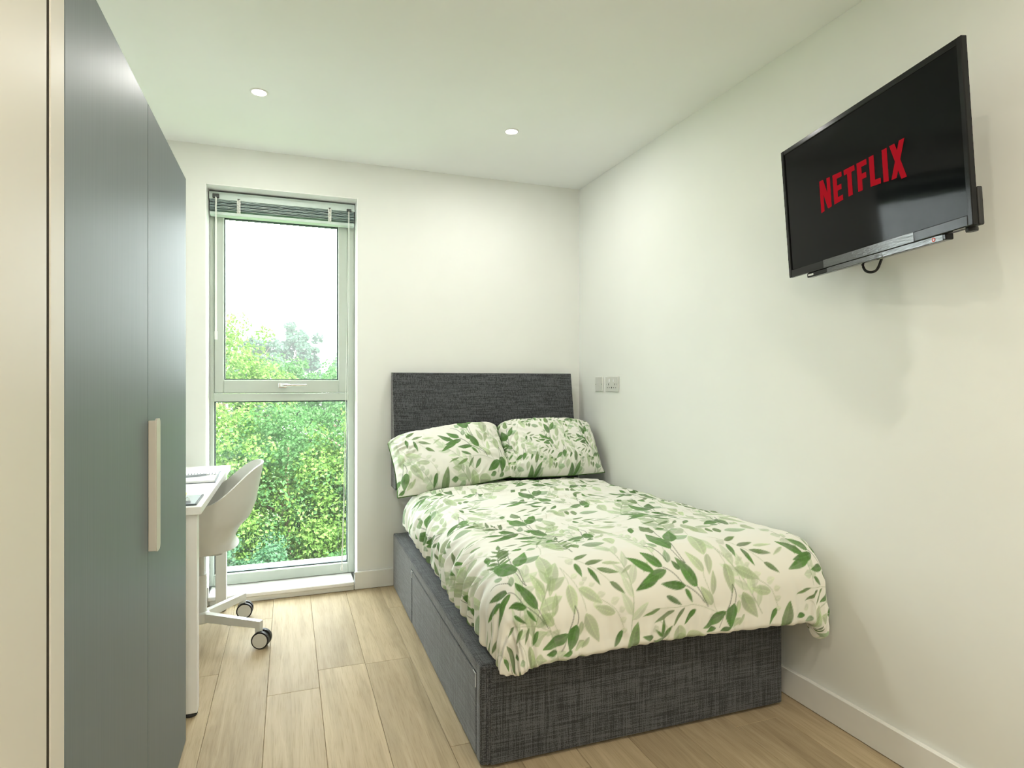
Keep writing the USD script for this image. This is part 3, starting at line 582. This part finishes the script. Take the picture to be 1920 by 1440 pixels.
# ---- duvet
DXL, DXR, DYF, DYH, DZT, DR, CR = -1.055, -.105, -1.755, -.36, .592, .135, .022
WC, LC, EO = DXR-DXL, DYH-DYF, .46
STEP = .0028
def duvet_points(s, t):
    """cloth coordinates (0,0 = foot-left corner of the flat top) -> points"""
    dx = np.where(s < 0, -s, np.where(s > WC, s-WC, 0)); dy = np.where(t < 0, -t, 0)
    sgx = np.where(s < 0, -1.0, 1.0)
    e = (dx**5+dy**5)**.2
    hyp = np.hypot(dx, dy)+1e-12; nx, ny = sgx*dx/hyp, -dy/hyp
    fx, fy = (dx/hyp)**2, (dy/hyp)**2
    left = (s < WC/2)
    tt = np.clip(t/LC, 0, 1)
    Ls = fy*(.108-.012*np.sin(np.pi*np.clip(s/WC, 0, 1)))+fx*np.where(left, .085-.055*tt, .085)
    corner = 4*fx*fy
    Ls = Ls+corner*np.where(left, .045, .075)
    a1 = DR*np.pi/2; a2 = a1+Ls; a3 = a2+np.pi*CR
    ph = np.clip(e/DR, 0, np.pi/2); h = DR*np.sin(ph); vv = DR*(1-np.cos(ph)); vv = vv+np.clip(e-a1, 0, Ls)
    ps = np.clip((e-a2)/CR, 0, np.pi); h = h-CR*(1-np.cos(ps)); vv = vv+CR*np.sin(ps); vv = vv-np.clip(e-a3, 0, .05)
    # belly of the filling
    side = np.clip(e/a1, 0, 1)
    bulge = np.sin(np.pi*np.clip(e/(a2+.02), 0, 1))
    h = h+.012*bulge*(dy > 0)*fy
    q = np.stack([np.clip(s, 0, WC), np.clip(t, 0, None), 0*s], -1)
    P3 = np.stack([s*1.0, t*1.0, 0*s], -1)
    big = meshkit.fbm(P3*np.array([3.2, 3.6, 1]), 2, 5)-.5
    med = meshkit.fbm(P3*np.array([6, 13, 1])+7.3, 3, 9)-.5
    fine = meshkit.fbm(P3*np.array([22, 26, 1])+3.1, 3, 21)-.5
    warp = meshkit.fbm(P3*np.array([9, 5, 1])+1.7, 2, 33)
    # crosswise creases on top towards the head
    crease = 1-np.abs(2*meshkit.noise(P3*np.array([2.6, 17, 1])+warp[..., None]*1.5, 41)-1)
    top = 1-side
    z = .022*big+.012*med*(.6+.8*tt)+.003*fine+.015*(crease**3)*top*np.clip(.2+1.2*tt, 0, 1)
    puff = .028*np.sin(np.pi*np.clip(s/WC, 0, 1))*top
    # gathers down the left side and around the corners
    g1_ = np.sin(2*np.pi*(t/.074+1.5*warp+s*1.1)); g2_ = np.sin(2*np.pi*(t/.047+2.0*warp-s*1.6))
    gx = ((.5+.5*g1_)**1.5-.4)*(.35+1.3*meshkit.noise(P3*np.array([2, 11, 1]), 77))+.4*g2_*meshkit.noise(P3*np.array([3, 9, 1]), 55)
    gath = fx*np.where(left, .019*(.35+.65*np.exp(-((tt-.38)/.38)**2)), .009)*np.clip((e-.03)/.16, 0, 1)
    f1_ = np.sin(2*np.pi*(s/.10+1.3*warp)); f2_ = np.sin(2*np.pi*(s/.043+2*warp))
    gf = fy*.0055*np.clip((e-.14)/.15, 0, 1); ang = np.arctan2(dy, dx+1e-9)
    gc = corner*np.where(left, .010, .013)*np.clip((e-.12)/.2, 0, 1)*np.sin(ang*15+6*warp)
    out = gath*gx+gf*(.6*f1_+.5*f2_)+gc+side*(.018*med+.010*big)
    h = h+out
    # right foot corner flares out past the bed towards the wall
    flare = np.where(left, 0, corner)*np.clip((e-.15)/.2, 0, 1)
    rs_ = np.clip((s/WC-.35)/.65, 0, 1.15); rs_ = rs_*rs_*(3-2*np.minimum(rs_, 1))       # the filling is pushed up against the wall
    X = DXL+q[..., 0]+nx*h*np.where(left, 1, .68); Y = DYF+q[..., 1]+ny*(h+.03*flare)-.060*rs_*np.clip(1-t/.5, 0, 1)
    Z = DZT+z*top+.4*z*side+puff-vv+.030*rs_*(.35+.65*np.clip(1-t/1.2, 0, 1))*np.clip(1.25-side*.6, 0, 1)
    wall = -.006+.0*X
    X = np.where(X > wall-.02, wall-.02+.02*np.tanh((X-wall+.02)/.02), X)
    return np.stack([X, Y, Z], -1)
pr = Print(-EO, WC+EO, -EO, LC, STEP, 3)
prnd = random.Random(8)
def fill(pr, n, scale, seed, kinds, up=math.pi/2, spread=.6, md=.10):
    r = random.Random(seed); placed = []
    u0, u1, v0, v1 = pr.u[0], pr.u[-1], pr.v[0], pr.v[-1]
    for kind, cnt in kinds:
        done = 0
        for _ in range(cnt*30):
            if done >= cnt: break
            x, y = r.uniform(u0, u1), r.uniform(v0-.1, v1)
            if any(k == kind and math.hypot(x-a, y-b) < md*scale*2.2 for a, b, k in placed): continue
            placed.append((x, y, kind)); done += 1
            pr.sprig(x, y, up+r.uniform(-spread, spread)+(0 if r.random() > .2 else r.choice((-1, 1))*.8), kind, scale*r.uniform(.85, 1.15))
fill(pr, 0, 1.0, 5, [('mist', 22), ('round', 14), ('sage', 12), ('willow', 8)])
repeat_print(pr)
S, T = np.meshgrid(pr.u, pr.v)
DP = duvet_points(S, T)
dv = thing('duvet', 'white duvet with green leaf print spread over the bed', 'duvet')
def printed(name, P, colour, parent, flip=False):
    v, f = grid_mesh(P, flip)
    path = numbered(f'{parent}/{name}')
    m = usdkit.mesh(stage, path, (v, f), MAT['printed_cotton'], smooth=True)
    UsdGeom.PrimvarsAPI(m).CreatePrimvar('print', Sdf.ValueTypeNames.Color3fArray, 'vertex').Set(Vt.Vec3fArray.FromNumpy(colour.reshape(-1, 3).astype(np.float32)))
    return path
printed('cover', DP, pr.c, dv)

# ---- pillows
def pillow(label, centre, W, Hh, T, R, seed, scale, kinds, up, k, at, px):
    t = thing('pillow', label, 'pillow')
    step = .0026
    p = Print(-W/2, W/2, -Hh/2, Hh/2, step, seed)
    fill(p, 0, scale, seed, kinds, up, .7, .085)
    repeat_print(p, k, at, px, seed=seed)
    U, V = np.meshgrid(p.u, p.v); a, b = U/(W/2), V/(Hh/2)
    a, b = np.clip(a, -1, 1), np.clip(b, -1, 1)
    th = (1-np.abs(a)**2.8)**.55*(1-np.abs(b)**2.6)**.55
    P3 = np.stack([U*9, V*9, 0*U+seed], -1); wr_ = meshkit.fbm(P3, 3, seed)-.5
    # creases run in from the seams
    cr = .011*np.sin(2*np.pi*(V*13+4*wr_))*np.clip((np.abs(a)-.45)/.5, 0, 1)*th+.009*np.sin(2*np.pi*(U*11+4*wr_))*np.clip((np.abs(b)-.5)/.5, 0, 1)*th
    cn = (a*a*b*b)**3*(b > 0)                                      # the upper corners slump
    x = U*(1-.05*(1-b*b)-.07*cn)+.008*wr_; y = V*(1+.05*(1-a*a)*np.abs(b)-.16*cn)+.008*wr_
    front = np.stack([x, y, T*.56*th+.040*wr_*th+cr], -1); back = np.stack([x, y, -T*.44*th], -1)
    Rm = np.asarray(R); F = front@Rm.T+centre; B = back@Rm.T+centre
    c = pr_c = p.c
    printed('cover', F, c, t)
    k = 3; obj('backing', grid_to(B[::k, ::k], True), 'green_piping' if seed == 2 else 'pillow_back', t, smooth=True)
    n, m = F.shape[:2]; loop = np.vstack([F[0, ::12], F[::12, -1], F[-1, ::-12], F[::-12, 0]])
    obj('piping', tube(np.vstack([loop, loop[:1]]), .0032, 6, False), 'pillow_back', t, smooth=True)
def grid_to(P, flip): v, f = grid_mesh(P, flip); return trimesh.Trimesh(v, f, process=False)
speckled('pillow_back', (.09, .17, .055), .85, .1, 25, .3)
def frame_R(xdir, ydir):
    x = np.array(xdir, float); x /= np.linalg.norm(x); y = np.array(ydir, float); y -= x*(x@y); y /= np.linalg.norm(y); return np.stack([x, y, np.cross(x, y)], 1)
pillow('left pillow with large leaf print, its corner over the bed edge', np.array([-.930, -.305, .758]), .640, .350, .21, frame_R((1, .02, .125), (0, .66, 1)), 2, .95,
       [('mist', 6), ('round', 4), ('sage', 2)], 2.3, 1.0, (-.38, .15), .548)
pillow('right pillow with small dense leaf print, next to the wall', np.array([-.338, -.300, .790]), .605, .352, .21, frame_R((1, -.01, -.005), (0, .66, 1)), 6, .62,
       [('mist', 14), ('sage', 3), ('round', 6)], 1.5, .52, (-.30, .05), .46)

# ================================================================== television on its bracket
TR = Rn.from_euler('zyx', np.radians([-102.604, -4.327, -.782])).as_matrix(); TP = np.array([-.207, -2.22, 1.744])
tv = thing('television', 'black wall-mounted television tilted from the right wall, red logo on screen', 'television')
def TVm(m): return moved(m, TR, TP)              # local: x right, y into the set, z up
fx, fzt, fzb = .3640, .2120, -.2232
sx, szt, szb = .3489, .1962, -.1970
obj('bezel', [TVm(cbox(-fx, -sx, -.004, .012, fzb, fzt, .002)), TVm(cbox(sx, fx, -.004, .012, fzb, fzt, .002)), TVm(cbox(-sx-.001, sx+.001, -.0035, .012, szt, fzt, .002)), TVm(cbox(-sx-.001, sx+.001, -.0035, .012, fzb, szb, .002))], 'black_gloss', tv)
scn = obj('screen', TVm(cbox(-sx-.0005, sx+.0005, 0, .004, szb-.0005, szt+.0005, 0)), 'screen_glass', tv, smooth=False)
obj('back_housing', [TVm(hull([(s*(fx-.004), .012, z) for s in (-1, 1) for z in (fzb+.004, fzt-.004)]+[(s*(fx-.05), .036, z) for s in (-1, 1) for z in (fzb+.02, fzt-.03)])), TVm(rbox(-.27, .30, .030, .062, fzb+.005, .03, .01)), TVm(rbox(.325, fx+.0035, .010, .024, fzb-.001, -.135, .004))], 'black_matt', tv)
obj('speaker_bar', TVm(rbox(-.270, .284, .000, .022, -.2390, -.2236, .003)), 'black_gloss', tv)
film = cbox(-.175, .19, -.0046, -.0041, fzb+.001, szb-.001, 0), cbox(-.165, .275, -.0008, -.0003, -.2382, -.2246, 0)
obj('protective_film', [TVm(m) for m in film], 'film', tv, label='crinkled clear film on the lower frame', smooth=False)
obj('status_ring', TVm(moved(lathe([(.0028, 0), (.0050, 0), (.0050, .0012), (.0028, .0012), (.0028, 0)], 24), Rn.from_euler('x', 90, degrees=True).as_matrix(), (.248, .0000, -.2313))), 'led_red', tv)
obj('control_knob', TVm(lathe([(0, 0), (.012, 0), (.013, .004), (.012, .010), (0, .010)], 18).apply_translation([.334, .022, fzb-.0095])), 'black_matt', tv)
obj('plug_tag', TVm(cbox(-.262, -.235, -.0012, .0002, -.2345, -.2285, .0003)), 'socket_plastic', tv)
# condensed red letters, the foot line bowed upwards in the middle
def letters():
    top = lambda x: .0465+.0035*(abs(x)/.175)**2; bot = lambda x: -.0350-.0150*(abs(x)/.175)**2
    st_, out = .0185, []
    P = lambda *p: out.append(sg.Polygon(p))
    def bar(x0, x1): return sg.Polygon([(x0, bot(x0)), (x1, bot(x1)), (x1, top(x1)), (x0, top(x0))])
    u = lambda *g: __import__('shapely').union_all(g)
    x0, x1 = -.1735, -.1225                                                     # N
    out.append(u(bar(x0, x0+st_*.86), bar(x1-st_*.86, x1), sg.Polygon([(x0, top(x0)), (x0+st_, top(x0)), (x1, bot(x1)), (x1-st_, bot(x1))])))
    x0, x1 = -.1100, -.0690                                                     # E
    out.append(u(bar(x0, x0+st_), sg.box(x0, top(x0)-.0155, x1, top(x1)), sg.box(x0, -.004, x1-.004, .0115), sg.Polygon([(x0, bot(x0)), (x1, bot(x1)), (x1, bot(x1)+.0155), (x0, bot(x0)+.0155)])))
    x0, x1 = -.0590, -.0125                                                     # T
    m = (x0+x1)/2; out.append(u(bar(m-st_/2, m+st_/2), sg.box(x0, top(m)-.0155, x1, top(m))))
    x0, x1 = -.0035, .0365                                                      # F
    out.append(u(bar(x0, x0+st_), sg.box(x0, top(x0)-.0155, x1, top(x0)), sg.box(x0, -.004, x1-.004, .0115)))
    x0, x1 = .0465, .0860                                                       # L
    out.append(u(bar(x0, x0+st_), sg.Polygon([(x0, bot(x0)), (x1, bot(x1)), (x1, bot(x1)+.0155), (x0, bot(x0)+.0155)])))
    out.append(bar(.0960, .1145))                                               # I
    x0, x1 = .1240, .1770                                                       # X
    out.append(u(sg.Polygon([(x0, top(x0)), (x0+st_, top(x0)), (x1, bot(x1)), (x1-st_, bot(x1))]), sg.Polygon([(x1, top(x1)), (x1-st_, top(x1)), (x0, bot(x0)), (x0+st_, bot(x0))])))
    return out
for poly in letters():
    m = extrude(poly, .0004); v = m.vertices.copy(); m.vertices = np.c_[v[:, 0], -.0001-v[:, 2], v[:, 1]]; m.fix_normals()
    obj('letter', TVm(m), 'logo_red', scn, smooth=False)
br = thing('wall_bracket', 'dark swivel bracket behind the television', 'bracket')
obj('wall_plate', rbox(-.012, -.0005, -2.26, -2.16, 1.66, 1.86, .003), 'black_matt', br)
obj('arm', [cbox(-.10, -.010, -2.235, -2.195, 1.735, 1.785, .003)], 'black_matt', br)
obj('mount_plate', TVm(cbox(-.10, .10, .064, .070, -.06, .10, .001)), 'black_matt', br)
cbp = [(-.10, -2.20, 1.60), (-.125, -2.172, 1.545), (-.13, -2.17, 1.51), (-.128, -2.182, 1.490), (-.124, -2.204, 1.487), (-.118, -2.215, 1.505), (-.10, -2.215, 1.55), (-.085, -2.21, 1.60)]
from scipy.interpolate import CubicSpline
cs = CubicSpline(np.linspace(0, 1, len(cbp)), np.array(cbp))
cbl = thing('power_cable', 'thin black cable looping below the television', 'cable')
obj('cord', tube(cs(np.linspace(0, 1, 40)), .0038, 8), 'black_rubber', cbl, smooth=60)

# ================================================================== sockets on the right wall
def plate(name, label, cat, y0, y1, double):
    t = thing(name, label, cat)
    z0, z1 = 1.1095, 1.1965
    obj('face_plate', rbox(-.0095, -.0003, y0, y1, z0, z1, .003), 'socket_plastic', t)
    zc = (z0+z1)/2
    if double:
        ym = (y0+y1)/2
        for s in (-1, 1):
            yc = ym+s*.036
            obj('rocker_switch', cbox(-.0125, -.009, yc-s*.012-.005, yc-s*.012+.005, z1-.032, z1-.012, .001), 'paper', t)
            obj('pin_slot', cbox(-.0101, -.0090, yc-.0022, yc+.0022, zc-.006, zc+.004, 0), 'slot_dark', t, smooth=False)
            for q in (-1, 1): obj('pin_slot', cbox(-.0101, -.0090, yc+q*.011-.0032, yc+q*.011+.0032, zc-.022, zc-.018, 0), 'slot_dark', t, smooth=False)
        for s in (-1, 1): obj('screw', cyl(.0028, (-.0102, ym+s*.060, zc), (-.009, ym+s*.060, zc), 10), 'steel', t)
        obj('button', cyl(.0042, (-.0108, ym-.001, zc-.020), (-.009, ym-.001, zc-.020), 12), 'slot_dark', t)
    else:
        obj('outlet', cbox(-.0106, -.009, (y0+y1)/2-.014, (y0+y1)/2+.014, zc-.012, zc+.012, .001), 'socket_plastic', t)
        for s in (-1, 1): obj('screw', cyl(.0028, (-.0102, (y0+y1)/2+s*.034, zc), (-.009, (y0+y1)/2+s*.034, zc), 10), 'slot_dark', t)
plate('wall_outlet', 'small square white outlet plate nearest the room corner', 'outlet', -.323, -.236, False)
plate('power_socket', 'white double power socket on the wall beside the pillows', 'socket', -.508, -.361, True)

# ================================================================== outdoors: trees far below and beyond the window
GZ = -9.0
MAT['haze'] = usdkit.material(stage, '/World/Looks/haze', {'v': ('scatter_volume', {'color': (.90, .95, 1.0), 'density': .0016, 'anisotropy': .2})}, [], volume='v.volume')
hz_ = obj('haze', cbox(-45, 45, 1.2, 70, GZ+.2, 16, 0), 'haze', smooth=False, label='thin pale haze in the air among the trees outside', cat='haze', kind='stuff')
obj('ground', cbox(-60, 60, .6, 110, GZ-.5, GZ, 0), 'grass', smooth=False, kind='structure')
def leaves(centres, radii, per, size, rng, up=.35):
    """small folded leaves in clumps; one mesh"""
    n = len(centres)*per
    c = np.repeat(np.asarray(centres), per, 0); rr = np.repeat(np.asarray(radii), per)
    d = rng.normal(size=(n, 3)); d /= np.linalg.norm(d, axis=1, keepdims=True)
    p = c+d*(rr*rng.uniform(.35, 1.0, n)**.6)[:, None]*np.array([1, 1, .8])
    nrm = d*.8+rng.normal(size=(n, 3))*.55+np.array([0, 0, up]); nrm /= np.linalg.norm(nrm, axis=1, keepdims=True)
    t = np.cross(nrm, rng.normal(size=(n, 3))); t /= np.linalg.norm(t, axis=1, keepdims=True); b = np.cross(nrm, t)
    L = (size*rng.uniform(.65, 1.3, n))[:, None]; W = L*rng.uniform(.30, .45, n)[:, None]
    base, tip = p-t*L*.5, p+t*L*.5-nrm*L*.08; l = p-b*W+nrm*W*.35-t*L*.06; r = p+b*W+nrm*W*.35-t*L*.06
    v = np.stack([base, l, tip, r], 1).reshape(-1, 3); k = np.arange(n)[:, None]*4
    f = np.vstack([k+[0, 2, 1], k+[0, 3, 2]])
    return v, f
def tree(name, label, x, y, top, rad, depth, mat_, size, nc, per, seed, group, lean=0):
    rng = np.random.default_rng(seed); t = thing(name, label, 'tree', group=group)
    cs_, rs_ = [], []
    h = top-depth/2
    while len(cs_) < nc:
        d = rng.normal(size=3); d /= np.linalg.norm(d); q = rng.uniform(.25, 1)**.5
        c = np.array([x+lean*0, y, h])+d*q*np.array([rad, rad, depth/2])*np.array([1, 1, .93])
        cs_.append(c); rs_.append(rad*rng.uniform(.17, .30))
    v, f = leaves(cs_, rs_, per, size, rng)
    path = obj('foliage', trimesh.Trimesh(v, f, process=False), mat_, t, smooth=False, kind='stuff')
    trunk = tube([(x, y, GZ), (x+.1, y, GZ*.5+h*.5), (x-.05, y, h), (x, y, h+depth*.3)], [.07, .06, .04, .015], 8)
    obj('trunk', trunk, 'bark', t)
    for k in rng.choice(len(cs_), min(9, nc), replace=False):
        c = cs_[k]; o = np.array([x, y, min(h+depth*.1, c[2]-.4)]); m = (o+c)/2+np.array([0, 0, .15])
        obj('branch', tube([o, m, c+(c-o)*.12], [.045*rad/1.6, .028*rad/1.6, .008], 6), 'bark', t)
near = [(-4.7, 7.0, .95, 'leaf_green'), (-3.0, 6.2, 1.05, 'leaf_yellow'), (-1.75, 6.7, 1.0, 'leaf_green'), (-.55, 6.1, 1.1, 'leaf_yellow'), (1.1, 7.0, 1.0, 'leaf_green')]
NL = ['bright green bushy tree outside the window, hidden left of the pane', 'yellow-green bushy tree behind the desk chair, outside the window', 'mid green bushy tree outside, centred in the lower pane', 'sunlit yellow-green bushy tree at the right of the lower pane', 'green bushy tree outside the window, hidden right of the pane']
for k, ((x, y, top, m_), lb) in enumerate(zip(near, NL)):
    tree('bushy_tree', lb, x, y, top, 1.2, 3.7, m_, .058, 175, 140, 100+k, 'bushy trees nearest the window')
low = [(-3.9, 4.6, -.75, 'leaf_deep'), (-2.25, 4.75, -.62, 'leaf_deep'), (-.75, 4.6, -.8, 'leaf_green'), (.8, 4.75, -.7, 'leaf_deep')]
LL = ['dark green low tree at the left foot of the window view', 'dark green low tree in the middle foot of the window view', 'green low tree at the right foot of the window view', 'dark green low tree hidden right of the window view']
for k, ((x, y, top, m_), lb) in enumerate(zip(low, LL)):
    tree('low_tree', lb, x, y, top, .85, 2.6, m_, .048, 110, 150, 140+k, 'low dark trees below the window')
mid = [(-5.2, 12, 3.3, 'leaf_yellow'), (-3.15, 12.5, 3.0, 'leaf_yellow'), (-1.75, 14.2, 1.95, 'leaf_green'), (-.3, 13, 1.85, 'leaf_green'), (1.8, 13.5, 1.9, 'leaf_yellow')]
ML = ['tall pale green tree reaching highest at the left of the upper pane', 'pale yellow-green tree left of centre in the upper pane', 'soft green tree in the middle of the upper pane', 'mid green tree at the right of the upper pane', 'pale green tree hidden right of the upper pane']
for k, ((x, y, top, m_), lb) in enumerate(zip(mid, ML)):
    tree('tall_tree', lb, x, y, top, 1.5, 4.6, m_, .085, 120, 120, 170+k, 'tall trees behind the bushes')
far = [(-13, 44, 5.4), (-8.2, 46, 5.2), (-4.0, 43, 5.3), (-1.0, 48, 6.4), (3.2, 46, 5.3), (7.8, 48, 5.0)]
FL = ['hazy blue-green tree on the skyline, hidden left of the pane', 'hazy blue-green tree on the skyline at the left of the upper pane', 'hazy blue-green tree on the skyline left of its tallest crown', 'tallest hazy blue-green tree on the distant skyline', 'hazy blue-green tree on the skyline right of its tallest crown', 'hazy blue-green tree on the skyline, hidden right of the pane']
for k, ((x, y, top), lb) in enumerate(zip(far, FL)):
    tree('distant_tree', lb, x, y, top, 2.0, 8.5, 'leaf_far', .30, 90, 90, 200+k, 'distant skyline trees')
